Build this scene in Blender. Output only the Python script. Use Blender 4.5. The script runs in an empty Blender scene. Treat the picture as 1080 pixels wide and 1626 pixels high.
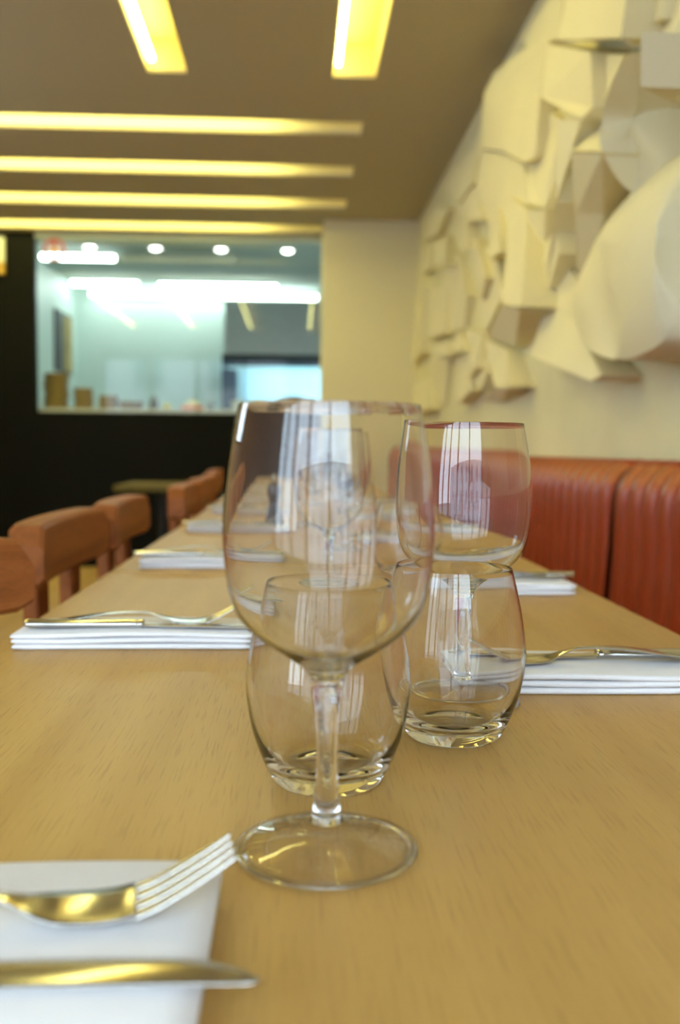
import bpy, bmesh, math, random
from mathutils import Vector, Matrix

scene = bpy.context.scene
C = scene.collection
PI = math.pi

# ------------------------------------------------------------------ camera
EYE = (0.0, 0.0, 0.928)
cam_data = bpy.data.cameras.new('camera')
cam = bpy.data.objects.new('camera', cam_data)
C.objects.link(cam)
F = 1500.0                                  # focal length in pixels of the 1080 x 1626 frame
cam_data.sensor_fit = 'VERTICAL'
cam_data.sensor_height = 36.0
cam_data.sensor_width = 24.0
cam_data.lens = F / 1626.0 * 36.0
d = Vector(((470.0 - 540.0) / F, -(714.0 - 813.0) / F, -1.0))
s_, c_ = math.sin(math.radians(0.5)), math.cos(math.radians(0.5))
zc = Vector((s_, c_, s_ * d.x + c_ * d.y)).normalized()
yc = d.normalized()
xc = yc.cross(zc)
M3 = Matrix((xc, yc, zc))                   # camera axes -> world axes
cam.matrix_world = Matrix.Translation(EYE) @ M3.to_4x4()
cam_data.clip_start = 0.01
cam_data.dof.use_dof = True
cam_data.dof.focus_distance = 0.60
cam_data.dof.aperture_fstop = 5.8
scene.camera = cam

# ------------------------------------------------------------------ world, exposure
world = bpy.data.worlds.new('world')
scene.world = world
world.use_nodes = True
bg = world.node_tree.nodes['Background']
bg.inputs[0].default_value = (0.70, 0.84, 1.0, 1)
bg.inputs[1].default_value = 14.0
scene.view_settings.view_transform = 'Standard'
scene.view_settings.look = 'None'
scene.view_settings.gamma = 1.0
scene.view_settings.use_curve_mapping = False
scene.view_settings.exposure = -0.25
scene.cycles.max_bounces = 16
scene.cycles.transmission_bounces = 16
scene.cycles.transparent_max_bounces = 16
scene.cycles.diffuse_bounces = 4
scene.cycles.glossy_bounces = 8
scene.cycles.sample_clamp_indirect = 4.0

TUBE_WARM = 31.0        # strength of the warm ceiling tubes
TUBE_COOL = 21.0         # kitchen tubes

# ------------------------------------------------------------------ materials
def lin(r, g, b):
    def f(x):
        x /= 255.0
        return x / 12.92 if x <= 0.04045 else ((x + 0.055) / 1.055) ** 2.4
    return (f(r), f(g), f(b), 1.0)

MATS = {}
def mat(name, rgb, rough=0.5, metal=0.0, noise=None, bump=None, coat=0.0, spec=0.5):
    """noise=(scale, amount, stretch xyz) varies the colour; bump=(scale, strength)."""
    m = bpy.data.materials.new(name); m.use_nodes = True
    nt = m.node_tree; b = nt.nodes['Principled BSDF']
    col = lin(*rgb)
    b.inputs['Base Color'].default_value = col
    b.inputs['Roughness'].default_value = rough
    b.inputs['Metallic'].default_value = metal
    b.inputs['Coat Weight'].default_value = coat
    b.inputs['Specular IOR Level'].default_value = spec
    tc = None
    if noise or bump:
        tc = nt.nodes.new('ShaderNodeTexCoord')
    if noise:
        sc, amt, st = noise
        mp = nt.nodes.new('ShaderNodeMapping'); mp.inputs['Scale'].default_value = st
        nt.links.new(tc.outputs['Object'], mp.inputs[0])
        n = nt.nodes.new('ShaderNodeTexNoise'); n.inputs['Scale'].default_value = sc; n.inputs['Detail'].default_value = 4
        nt.links.new(mp.outputs[0], n.inputs['Vector'])
        r = nt.nodes.new('ShaderNodeValToRGB')
        r.color_ramp.elements[0].position = 0.3; r.color_ramp.elements[1].position = 0.7
        r.color_ramp.elements[0].color = tuple(c * (1 - amt) for c in col[:3]) + (1,)
        r.color_ramp.elements[1].color = tuple(min(1, c * (1 + amt)) for c in col[:3]) + (1,)
        nt.links.new(n.outputs['Fac'], r.inputs[0])
        nt.links.new(r.outputs[0], b.inputs['Base Color'])
    if bump:
        n2 = nt.nodes.new('ShaderNodeTexNoise'); n2.inputs['Scale'].default_value = bump[0]; n2.inputs['Detail'].default_value = 3
        nt.links.new(tc.outputs['Object'], n2.inputs['Vector'])
        bp = nt.nodes.new('ShaderNodeBump'); bp.inputs['Strength'].default_value = bump[1]; bp.inputs['Distance'].default_value = 0.01
        nt.links.new(n2.outputs['Fac'], bp.inputs['Height'])
        nt.links.new(bp.outputs[0], b.inputs['Normal'])
    MATS[name] = m
    return m

def emis(name, rgb, strength):
    m = bpy.data.materials.new(name); m.use_nodes = True
    nt = m.node_tree; nt.nodes.clear()
    o = nt.nodes.new('ShaderNodeOutputMaterial'); e = nt.nodes.new('ShaderNodeEmission')
    e.inputs[0].default_value = rgb + (1,); e.inputs[1].default_value = strength
    nt.links.new(e.outputs[0], o.inputs[0])
    MATS[name] = m
    return m

def glass(name):
    m = bpy.data.materials.new(name); m.use_nodes = True
    nt = m.node_tree; nt.nodes.clear()
    o = nt.nodes.new('ShaderNodeOutputMaterial'); g = nt.nodes.new('ShaderNodeBsdfGlass')
    g.inputs['Roughness'].default_value = 0.0; g.inputs['IOR'].default_value = 1.5
    g.inputs['Color'].default_value = (1.0, 1.0, 1.0, 1)
    nt.links.new(g.outputs[0], o.inputs[0])
    MATS[name] = m
    return m

def pane_glass(name, tint=(0.97, 0.99, 0.98), f0=0.04):
    """thin sheet of glass: clear, with a Schlick reflection on each face."""
    m = bpy.data.materials.new(name); m.use_nodes = True
    nt = m.node_tree; nt.nodes.clear(); L = nt.links.new
    o = nt.nodes.new('ShaderNodeOutputMaterial')
    t = nt.nodes.new('ShaderNodeBsdfTransparent'); t.inputs[0].default_value = tint + (1,)
    g = nt.nodes.new('ShaderNodeBsdfGlossy'); g.inputs['Roughness'].default_value = 0.0
    lw = nt.nodes.new('ShaderNodeLayerWeight'); lw.inputs['Blend'].default_value = 0.5
    pw = nt.nodes.new('ShaderNodeMath'); pw.operation = 'POWER'; pw.inputs[1].default_value = 5.0
    ma = nt.nodes.new('ShaderNodeMath'); ma.operation = 'MULTIPLY_ADD'; ma.inputs[1].default_value = 1 - f0; ma.inputs[2].default_value = f0
    mx = nt.nodes.new('ShaderNodeMixShader')
    L(lw.outputs['Facing'], pw.inputs[0]); L(pw.outputs[0], ma.inputs[0]); L(ma.outputs[0], mx.inputs[0])
    L(t.outputs[0], mx.inputs[1]); L(g.outputs[0], mx.inputs[2]); L(mx.outputs[0], o.inputs[0])
    MATS[name] = m
    return m

def oak(name, light, dark, pore, rough=0.42, axis='Y', fine=1.0, spec=0.5):
    """straight-grained wood: long soft bands plus short fine pores along one axis."""
    m = bpy.data.materials.new(name); m.use_nodes = True
    nt = m.node_tree; b = nt.nodes['Principled BSDF']; L = nt.links.new
    tc = nt.nodes.new('ShaderNodeTexCoord')
    def mapped(sc):
        mp = nt.nodes.new('ShaderNodeMapping')
        if axis == 'X': sc = (sc[1], sc[0], sc[2])
        if axis == 'Z': sc = (sc[0], sc[2], sc[1])
        mp.inputs['Scale'].default_value = sc; L(tc.outputs['Object'], mp.inputs[0]); return mp
    n1 = nt.nodes.new('ShaderNodeTexNoise'); n1.inputs['Scale'].default_value = 1.0; n1.inputs['Detail'].default_value = 5
    n1.inputs['Distortion'].default_value = 0.6
    L(mapped((26 * fine, 1.3, 26 * fine)).outputs[0], n1.inputs['Vector'])
    r1 = nt.nodes.new('ShaderNodeValToRGB')
    r1.color_ramp.elements[0].position = 0.32; r1.color_ramp.elements[0].color = lin(*dark)
    r1.color_ramp.elements[1].position = 0.68; r1.color_ramp.elements[1].color = lin(*light)
    L(n1.outputs['Fac'], r1.inputs[0])
    n2 = nt.nodes.new('ShaderNodeTexNoise'); n2.inputs['Scale'].default_value = 1.0; n2.inputs['Detail'].default_value = 2
    L(mapped((620 * fine, 26, 620 * fine)).outputs[0], n2.inputs['Vector'])
    r2 = nt.nodes.new('ShaderNodeValToRGB')
    r2.color_ramp.elements[0].position = 0.30; r2.color_ramp.elements[0].color = (1, 1, 1, 1)
    r2.color_ramp.elements[1].position = 0.46; r2.color_ramp.elements[1].color = (0, 0, 0, 1)
    L(n2.outputs['Fac'], r2.inputs[0])
    mx = nt.nodes.new('ShaderNodeMix'); mx.data_type = 'RGBA'
    mul = nt.nodes.new('ShaderNodeMath'); mul.operation = 'MULTIPLY'; mul.inputs[1].default_value = 0.36
    L(r2.outputs[0], mul.inputs[0]); L(mul.outputs[0], mx.inputs[0])
    L(r1.outputs[0], mx.inputs[6]); mx.inputs[7].default_value = lin(*pore)
    L(mx.outputs[2], b.inputs['Base Color'])
    b.inputs['Roughness'].default_value = rough
    b.inputs['Specular IOR Level'].default_value = spec
    bp = nt.nodes.new('ShaderNodeBump'); bp.inputs['Strength'].default_value = 0.12; bp.inputs['Distance'].default_value = 0.001
    bp.invert = True
    L(r2.outputs[0], bp.inputs['Height']); L(bp.outputs[0], b.inputs['Normal'])
    MATS[name] = m
    return m

oak('oak_table', (188, 148, 83), (174, 133, 71), (130, 93, 44), 0.40)
oak('chair_wood', (158, 93, 46), (126, 70, 33), (80, 44, 20), 0.5, spec=0.15)
oak('shaded_oak', (104, 92, 52), (88, 76, 42), (60, 50, 28), 0.8, spec=0.1)  # darkened wood: the shade behind the chairs is put into its colour
oak('floor_wood', (190, 158, 110), (165, 132, 86), (110, 84, 50), 0.5, fine=0.4)
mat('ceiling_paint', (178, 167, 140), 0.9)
mat('wall_plaster', (226, 217, 180), 0.9, noise=(3.0, 0.06, (1, 1, 1)), bump=(9, 0.5))
mat('relief_plaster', (230, 219, 184), 0.85, noise=(4.0, 0.03, (1, 1, 1)))
mat('pillar_paint', (228, 218, 186), 0.85)
mat('side_paint', (214, 206, 192), 0.9)
mat('black_panel', (5, 5, 4), 0.55, spec=0.08)
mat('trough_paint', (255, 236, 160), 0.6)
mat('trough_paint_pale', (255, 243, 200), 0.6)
emis('warm_tube', (1.0, 0.95, 0.32), TUBE_WARM)
emis('warm_tube_hidden', (1.0, 0.95, 0.32), TUBE_WARM * 1.25)
emis('cool_tube', (0.86, 1.0, 0.95), TUBE_COOL)
emis('blue_tube', (0.42, 0.80, 1.0), TUBE_COOL * 1.7)
emis('spot_lamp', (1.0, 1.0, 0.93), 14.0)
mat('fixture_white', (222, 232, 220), 0.5)
mat('kitchen_wall', (214, 232, 224), 0.5)
mat('kitchen_ceiling', (178, 192, 184), 0.8)
mat('kitchen_floor', (120, 112, 104), 0.6)
mat('steel', (205, 206, 206), 0.5, metal=1.0, noise=(8.0, 0.15, (1, 1, 20)))
mat('steel_dark', (34, 46, 54), 0.4)
mat('splash_panel', (218, 236, 246), 0.4)
mat('ledge_stone', (206, 204, 200), 0.45)
mat('stoneware', (126, 100, 30), 0.55, noise=(30, 0.12, (1, 1, 3)))
mat('leather', (142, 50, 22), 0.34, noise=(14, 0.10, (1, 1, 1)), bump=(180, 0.12), coat=0.12)
mat('leather_seam', (88, 28, 14), 0.5)
mat('plinth_black', (20, 18, 17), 0.6)
mat('napkin_cloth', (236, 233, 234), 0.95, noise=(60, 0.02, (1, 1, 1)), bump=(420, 0.08))
mat('cutlery_steel', (205, 202, 196), 0.14, metal=1.0)
mat('black_metal', (26, 24, 23), 0.45, metal=0.6)
mat('mill_wood', (30, 26, 30), 0.3, coat=0.4)
mat('frame_gold', (176, 140, 60), 0.4, metal=0.6)
mat('poster_dark', (58, 60, 66), 0.5, noise=(6, 0.5, (1, 1, 1)))
mat('poster_gold', (166, 138, 62), 0.5, noise=(5, 0.3, (1, 1, 1)))
mat('sign_white', (222, 224, 206), 0.5)
mat('sticker_red', (150, 48, 46), 0.6)
mat('sticker_pale', (236, 196, 186), 0.6)
mat('tub_white', (236, 234, 226), 0.5)
mat('tub_red', (214, 108, 96), 0.5)
mat('bottle_slate', (98, 100, 118), 0.35)
mat('lemon', (214, 196, 70), 0.5)
mat('board_wood', (150, 110, 66), 0.5)
mat('facade', (226, 228, 232), 0.8)
mat('facade_glass', (70, 84, 100), 0.15)
mat('street', (120, 120, 124), 0.9)
mat('mullion', (40, 40, 44), 0.5)
glass('clear_glass')
pane_glass('pane_glass')
pane_glass('thin_glass', (0.985, 0.985, 0.985), 0.042)

# ------------------------------------------------------------------ helpers
def link(name, me, m, parent=None, loc=None, rot=None, smooth=False):
    o = bpy.data.objects.new(name, me); C.objects.link(o)
    if m is not None and not me.materials: me.materials.append(MATS[m])
    if smooth:
        for p in me.polygons: p.use_smooth = True
    if parent is not None: o.parent = parent
    if loc is not None: o.location = loc
    if rot is not None: o.rotation_euler = rot
    return o

def mesh(name, verts, faces):
    me = bpy.data.meshes.new(name); me.from_pydata([tuple(v) for v in verts], [], faces)
    bm = bmesh.new(); bm.from_mesh(me); bmesh.ops.recalc_face_normals(bm, faces=bm.faces); bm.to_mesh(me); bm.free()
    me.update(); return me

def box_mesh(name, x0, x1, y0, y1, z0, z1, bevel=0.0, seg=2):
    bm = bmesh.new()
    bmesh.ops.create_cube(bm, size=1.0)
    for v in bm.verts:
        v.co = Vector(((x0 + x1) / 2 + v.co.x * (x1 - x0), (y0 + y1) / 2 + v.co.y * (y1 - y0), (z0 + z1) / 2 + v.co.z * (z1 - z0)))
    if bevel > 0:
        bmesh.ops.bevel(bm, geom=list(bm.edges), offset=bevel, segments=seg, profile=0.5, affect='EDGES')
    me = bpy.data.meshes.new(name); bm.to_mesh(me); bm.free(); return me

def box(name, ext, m, parent=None, bevel=0.0, smooth=False, seg=2):
    return link(name, box_mesh(name, *ext, bevel=bevel, seg=seg), m, parent, smooth=smooth)

def boxes_mesh(name, exts, bevel=0.0):
    bm = bmesh.new()
    for e in exts:
        t = box_mesh('tmp', *e, bevel=bevel); bm.from_mesh(t); bpy.data.meshes.remove(t)
    me = bpy.data.meshes.new(name); bm.to_mesh(me); bm.free(); return me

def lathe_mesh(name, prof, n=48, close=True):
    """prof: list of (r, z); the ends are closed on the axis when r == 0."""
    verts, faces, rings = [], [], []
    for r, z in prof:
        if r < 1e-6:
            rings.append([len(verts)]); verts.append((0, 0, z))
        else:
            rings.append(list(range(len(verts), len(verts) + n)))
            verts += [(r * math.cos(2 * PI * k / n), r * math.sin(2 * PI * k / n), z) for k in range(n)]
    pairs = list(zip(rings, rings[1:]))
    for a, b in pairs:
        for k in range(n):
            j = (k + 1) % n
            if len(a) == 1 and len(b) == 1: break
            if len(a) == 1: faces.append((a[0], b[k], b[j]))
            elif len(b) == 1: faces.append((a[k], a[j], b[0]))
            else: faces.append((a[k], a[j], b[j], b[k]))
    return mesh(name, verts, faces)

def cyl(name, r, z0, z1, m, parent=None, n=24, loc=None, bev=0.0):
    b = min(bev, r * .5)
    prof = [(0, z0), (r - b, z0)] + ([(r, z0 + b), (r, z1 - b)] if b else []) + [(r - b, z1), (0, z1)]
    if not b: prof = [(0, z0), (r, z0), (r, z1), (0, z1)]
    return link(name, lathe_mesh(name, prof, n), m, parent, loc)

def catmull(pts, k=6):
    out = []
    for i in range(len(pts) - 1):
        p0 = pts[max(i - 1, 0)]; p1 = pts[i]; p2 = pts[i + 1]; p3 = pts[min(i + 2, len(pts) - 1)]
        for j in range(k):
            t = j / k
            out.append(tuple(0.5 * (2 * b + (c - a) * t + (2 * a - 5 * b + 4 * c - e) * t * t + (3 * b - a - 3 * c + e) * t ** 3)
                             for a, b, c, e in zip(p0, p1, p2, p3)))
    out.append(tuple(pts[-1])); return out

def thing(name, label, cat, loc=(0, 0, 0), rz=0.0, group=None):
    o = bpy.data.objects.new(name, None); C.objects.link(o)
    o.empty_display_size = 0.05
    o.location = loc; o.rotation_euler = (0, 0, rz)
    return tag(o, label, cat, group)

def tag(o, label, cat, group=None):
    o['label'] = label; o['category'] = cat
    if group: o['group'] = group
    return o

def struct(o):
    o['kind'] = 'structure'; return o

def dup(root, loc, rz, label, group=None):
    r = root.copy(); C.objects.link(r); r.location = loc; r.rotation_euler = (0, 0, rz)
    r['label'] = label
    if group: r['group'] = group
    for ch in list(root.children):
        c = ch.copy(); C.objects.link(c); c.parent = r
        for g in list(ch.children):
            q = g.copy(); C.objects.link(q); q.parent = c
    return r

# ------------------------------------------------------------------ room shell
XW = 0.868          # right wall
XL = -3.3           # left wall
YB = -1.5           # shop front behind the viewer
YG = 7.42           # kitchen glass
HC = 2.578          # ceiling
TOP = 0.75          # table top

struct(box('floor', (XL - 0.1, XW + 0.1, YB - 0.1, YG + 0.06, -0.06, 0.0), 'floor_wood'))
struct(box('wall_right', (XW, XW + 0.12, YB - 0.1, YG + 0.06, 0, HC), 'wall_plaster'))
LW0, LW1, LWZ0, LWZ1 = 3.0, 4.3, 1.5, 2.45        # unseen side window on the far left, added for glass highlights
struct(link('wall_left', boxes_mesh('wall_left', [(XL - 0.12, XL, LW1, YG + 0.06, 0, HC), (XL - 0.12, XL, YB - 0.1, LW0, 0, HC),
                                                  (XL - 0.12, XL, LW0, LW1, 0, LWZ0), (XL - 0.12, XL, LW0, LW1, LWZ1, HC)]), 'side_paint'))
struct(box('wall_pillar', (0.19, XW, 6.85, YG + 0.06, 0, HC), 'pillar_paint'))

# ceiling with openings for the light troughs
LONG = [(-2.265, -2.095), (-1.46, -1.29), (-0.655, -0.485), (0.152, 0.342)]   # x ranges
LONG_Y = (1.6, 4.27)
CROSS = [(4.84, 5.03), (5.577, 5.79), (6.31, 6.55), (7.05, 7.29)]             # y ranges
CROSS_X = [(-3.2, 0.328), (-3.2, 0.328), (-3.2, 0.328), (-3.2, 0.19)]
holes = [(a, b, LONG_Y[0], LONG_Y[1]) for a, b in LONG] + [(x[0], x[1], a, b) for x, (a, b) in zip(CROSS_X, CROSS)]
xs = sorted({XL, XW} | {h[0] for h in holes} | {h[1] for h in holes})
ys = sorted({YB, YG + 0.06} | {h[2] for h in holes} | {h[3] for h in holes})
cv, cf, idx = [], [], {}
def cvi(x, y):
    if (x, y) not in idx:
        idx[(x, y)] = len(cv); cv.append((x, y, HC))
    return idx[(x, y)]
for xa, xb in zip(xs, xs[1:]):
    for ya, yb in zip(ys, ys[1:]):
        mx_, my_ = (xa + xb) / 2, (ya + yb) / 2
        if any(h[0] < mx_ < h[1] and h[2] < my_ < h[3] for h in holes): continue
        cf.append((cvi(xa, ya), cvi(xb, ya), cvi(xb, yb), cvi(xa, yb)))
cme = bpy.data.meshes.new('ceiling'); cme.from_pydata(cv, [], cf); cme.update()
cobj = struct(link('ceiling', cme, 'ceiling_paint'))
so = cobj.modifiers.new('thickness', 'SOLIDIFY'); so.thickness = 0.012; so.offset = -1

def trough(x0, x1, y0, y1, side, label):
    """recessed light slot: open-bottomed housing with a tube along one side."""
    cx_, cy_ = (x0 + x1) / 2, (y0 + y1) / 2
    t = thing('ceiling_light', label, 'ceiling light', (cx_, cy_, HC), group='recessed warm light slots in the ceiling')
    a, b = (x1 - x0) / 2, (y1 - y0) / 2
    H = 0.13
    v = [(-a, -b, 0), (a, -b, 0), (a, b, 0), (-a, b, 0), (-a, -b, H), (a, -b, H), (a, b, H), (-a, b, H)]
    f = [(4, 7, 6, 5), (0, 4, 5, 1), (1, 5, 6, 2), (2, 6, 7, 3), (3, 7, 4, 0)]
    me = bpy.data.meshes.new('housing'); me.from_pydata(v, [], f); me.update()
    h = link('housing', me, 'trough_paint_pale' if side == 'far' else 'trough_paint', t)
    s2 = h.modifiers.new('wall', 'SOLIDIFY'); s2.thickness = 0.004; s2.offset = 1
    if side == 'far':
        box('tube', (-a + 0.03, a - 0.42, -b + 0.010, -b + 0.036, 0.034, 0.060), 'warm_tube_hidden', t, bevel=0.006)
    else:
        box('tube', (-a + 0.012, -a + 0.034, -b + 0.03, b - 0.03, 0.020, 0.042), 'warm_tube', t, bevel=0.006)
    return t

ln = ['fourth light slot from the white wall, running lengthwise overhead', 'third light slot from the white wall, running lengthwise overhead',
      'second yellow light slot from the white wall, pointing towards the kitchen', 'yellow lengthwise light slot nearest the white relief wall']
for (a, b), l in zip(LONG, ln): trough(a, b, LONG_Y[0], LONG_Y[1], 'left', l)
ln = ['nearest of the four crosswise light slots in the ceiling', 'second nearest of the four crosswise ceiling light slots',
      'third nearest of the four crosswise ceiling light slots', 'farthest crosswise light slot, just before the kitchen glass']
for (a, b), xr, l in zip(CROSS, CROSS_X, ln): trough(xr[0], xr[1], a, b, 'far', l)

# kitchen front: black wall with a glazed opening
GX0, GX1, GZ0, GZ1 = -2.0, 0.19, 1.205, 2.53
kf = boxes_mesh('wall_kitchen_front', [(XL, GX0, YG, YG + 0.06, 0, HC), (GX0, GX1, YG, YG + 0.06, 0, GZ0)])
struct(link('wall_kitchen_front', kf, 'black_panel'))
struct(box('trim_1', (GX0, GX1, YG, YG + 0.06, GZ1, HC), 'fixture_white'))
struct(box('window_1', (GX0, GX1, YG + 0.024, YG + 0.032, GZ0, GZ1), 'pane_glass'))

# shop front behind the viewer
sw = boxes_mesh('wall_front', [(XL, XW, YB - 0.1, YB, 0, 0.35), (XL, XW, YB - 0.1, YB, 2.48, HC + 0.1)])
struct(link('wall_front', sw, 'mullion'))
edges = [XL, -2.5, -1.7, -0.9, -0.05, XW]
for k in range(5):
    a, b = edges[k], edges[k + 1]
    w = struct(box('window_%d' % (k + 2), (a + 0.04, b - 0.04, YB - 0.056, YB - 0.05, 0.39, 2.44), 'pane_glass'))
    fr = boxes_mesh('window_frame', [(a, a + 0.04, YB - 0.09, YB - 0.01, 0.35, 2.48), (b - 0.04, b, YB - 0.09, YB - 0.01, 0.35, 2.48),
                                     (a + 0.04, b - 0.04, YB - 0.09, YB - 0.01, 0.35, 0.39), (a + 0.04, b - 0.04, YB - 0.09, YB - 0.01, 2.44, 2.48)])
    link('window_frame', fr, 'mullion', w)

w = struct(box('window_7', (XL - 0.066, XL - 0.06, LW0 + 0.04, LW1 - 0.04, LWZ0 + 0.04, LWZ1 - 0.04), 'pane_glass'))  # added opening that puts daylight highlights on the glasses
link('window_frame', boxes_mesh('window_frame', [(XL - 0.1, XL - 0.02, LW0, LW0 + 0.04, LWZ0, LWZ1), (XL - 0.1, XL - 0.02, LW1 - 0.04, LW1, LWZ0, LWZ1),
                                 (XL - 0.1, XL - 0.02, LW0 + 0.04, LW1 - 0.04, LWZ0, LWZ0 + 0.04), (XL - 0.1, XL - 0.02, LW0 + 0.04, LW1 - 0.04, LWZ1 - 0.04, LWZ1)]), 'mullion', w)

# street and the house across it (seen only as reflections in the glasses)
struct(box('pavement', (-14, 12, -16, YB - 0.1, -0.12, -0.02), 'street'))
hb = bpy.data.objects.new('townhouse', None); C.objects.link(hb); hb.location = (-1.0, -13.0, -0.02); struct(hb)
box('wall', (-9, 9, -0.6, 0, 0, 4.6), 'facade', hb)
wm = box_mesh('window', -0.4, 0.4, 0.0, 0.03, 0, 1.4)
for fl in range(2):
    for k in range(8):
        link('window', wm, 'facade_glass', hb, (-7.7 + k * 2.2, 0, 0.5 + fl * 2.2))

# ------------------------------------------------------------------ kitchen behind the glass
KY, KC, KXL, KXR = 11.0, 2.75, -2.5, 1.2
struct(box('floor_kitchen', (KXL, KXR, YG + 0.06, KY, -0.06, 0), 'kitchen_floor'))
struct(box('ceiling_kitchen', (KXL, KXR, YG, KY, KC, KC + 0.06), 'kitchen_ceiling'))
struct(box('wall_kitchen_back', (KXL - 0.06, KXR + 0.06, KY, KY + 0.06, 0, KC), 'kitchen_wall'))
struct(box('wall_kitchen_left', (KXL - 0.06, KXL, YG + 0.06, KY, 0, KC), 'kitchen_wall'))
struct(box('wall_kitchen_right', (KXR, KXR + 0.06, YG + 0.06, KY, 0, KC), 'kitchen_wall'))
struct(box('trim_2', (KXL, KXR, YG, YG + 0.06, HC + 0.012, KC), 'kitchen_ceiling'))

def batten(x0, x1, y, z, label, lit=True):
    t = thing('batten_light', label, 'ceiling light', ((x0 + x1) / 2, y, z), group='strip lights in the kitchen')
    a = (x1 - x0) / 2
    box('body', (-a, a, -0.05, 0.05, -0.03, 0.0), 'fixture_white', t, bevel=0.004)
    box('tube', (-a + 0.02, a - 0.02, -0.035, 0.035, -0.075, -0.03), 'cool_tube' if lit else 'fixture_white', t, bevel=0.012)
batten(-2.40, -1.68, 9.05, KC, 'short bright strip light above the left end of the kitchen pass')
batten(-1.64, -0.57, 9.06, KC, 'unlit strip light fixture in the middle of the kitchen ceiling', lit=False)
batten(-2.45, -1.70, 10.45, KC, 'bright strip light left of the pair deep in the kitchen')
batten(-1.52, -0.20, 10.50, KC, 'longest bright strip light deep in the kitchen, towards the steel hood')
ct = thing('wall_light', 'long bright wall light along the top of the kitchen back wall', 'wall light', (-1.05, KY, 2.66))
box('body', (-1.3, 1.3, -0.05, 0, -0.03, 0.05), 'fixture_white', ct)
box('tube', (-1.28, 1.28, -0.09, -0.05, -0.02, 0.03), 'cool_tube', ct, bevel=0.012)

ord_ = ['leftmost', 'second from left', 'third from left', 'rightmost']
dl = None
for k, x in enumerate((-1.873, -1.281, -0.691, -0.085)):
    lab = 'small round downlight in the kitchen ceiling, %s of the four' % ord_[k]
    if dl is None:
        dl = thing('downlight', lab, 'downlight', (x, 8.77, KC), group='round kitchen downlights')
        link('trim_ring', lathe_mesh('trim_ring', [(0.052, 0), (0.075, 0), (0.075, -0.008), (0.052, -0.012), (0.052, 0)], 24), 'fixture_white', dl)
        link('lamp', lathe_mesh('lamp', [(0, -0.03), (0.035, -0.026), (0.05, -0.010), (0.05, -0.001), (0, -0.001)], 24), 'spot_lamp', dl)
    else:
        dup(dl, (x, 8.77, KC), 0, lab)

# pass ledge and what stands on it
LZ = 1.235
struct(box('trim_3', (KXL, 0.6, YG + 0.06, 8.25, LZ - 0.05, LZ), 'ledge_stone'))
dish_prof = [(0, 0.002), (0.080, 0.002), (0.084, 0), (0.090, 0), (0.094, 0.006), (0.0945, 0.0278), (0.090, 0.0278), (0.088, 0.008), (0, 0.006)]
bm_ = lathe_mesh('dish', dish_prof, 32)
random.seed(4)
def dish_stack(x, n, dz, sc, desc):
    for k in range(n):
        pos = 'bottom' if k == 0 else ('top' if k == n - 1 else None)
        o = link('dish', bm_, 'stoneware', None, (x + random.uniform(-.006, .006), 7.75 + random.uniform(-.006, .006), LZ + k * dz), smooth=True)
        o.scale = (sc, sc, 1)
        nth = {0: 'lowest', 1: 'second', 2: 'third', 3: 'fourth', 4: 'fifth', 5: 'sixth', 6: 'seventh', 7: 'eighth', 8: 'ninth', 9: 'tenth'}[k]
        tag(o, 'brown stoneware dish, %s from below in the %s' % (nth, desc) if k else 'brown stoneware dish, lowest in the %s' % desc, 'dish', 'stacked brown dishes on the kitchen pass')
dish_stack(-1.93, 10, 0.0285, 1.02, 'tallest stack on the pass')
dish_stack(-1.715, 6, 0.0285, 0.80, 'second tallest stack on the pass')
dish_stack(-1.52, 4, 0.0285, 0.78, 'four-dish stack on the pass')
wb = link('wide_bowl', lathe_mesh('wide_bowl', [(0, 0.004), (0.06, 0.004), (0.062, 0), (0.07, 0), (0.105, 0.045), (0.108, 0.066), (0.102, 0.066), (0.09, 0.03), (0, 0.014)], 32), 'stoneware', None, (-1.335, 7.75, LZ), smooth=True)
tag(wb, 'single wide shallow brown bowl right of the dish stacks', 'bowl')
t = thing('sauce_bottle', 'slate grey squeeze bottle on the kitchen pass beside a lemon', 'bottle', (-1.15, 7.75, LZ))
link('body', lathe_mesh('body', [(0, 0), (0.034, 0), (0.036, 0.004), (0.036, 0.07), (0.03, 0.085), (0, 0.085)], 24), 'bottle_slate', t, smooth=True)
link('nozzle', lathe_mesh('nozzle', [(0.028, 0.085), (0.028, 0.097), (0.01, 0.10), (0.005, 0.125), (0, 0.125)], 20), 'bottle_slate', t)
lm = link('lemon', lathe_mesh('lemon', [(0, 0), (0.008, 0.003), (0.022, 0.012), (0.031, 0.032), (0.022, 0.052), (0.008, 0.061), (0, 0.066)], 20), 'lemon', None, (-1.045, 7.76, LZ + 0.031), (0, PI / 2, 0.3), smooth=True)
lm.location.x -= 0.033
tag(lm, 'yellow lemon lying on the kitchen pass', 'lemon')
t = thing('food_tub', 'low coral-red tub with a white knobbed lid on the pass', 'tub', (-0.84, 7.76, LZ))
link('body', lathe_mesh('body', [(0, 0), (0.085, 0), (0.098, 0.036), (0.0, 0.036)], 32), 'tub_red', t)
link('lid', lathe_mesh('lid', [(0.096, 0.037), (0.096, 0.046), (0.05, 0.054), (0.04, 0.082), (0.0, 0.086)], 32), 'tub_white', t)
t = thing('pepper_pot', 'small grey shaker on the pass right of the coral tub', 'shaker', (-0.70, 7.77, LZ))
link('body', lathe_mesh('body', [(0, 0), (0.024, 0), (0.02, 0.06), (0, 0.06)], 20), 'bottle_slate', t)
link('cap', lathe_mesh('cap', [(0.021, 0.061), (0.021, 0.075), (0.01, 0.085), (0, 0.086)], 20), 'steel', t)
t = thing('saucepan', 'small steel saucepan on the pass in front of the dark column', 'saucepan', (-0.46, 7.76, LZ))
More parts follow.
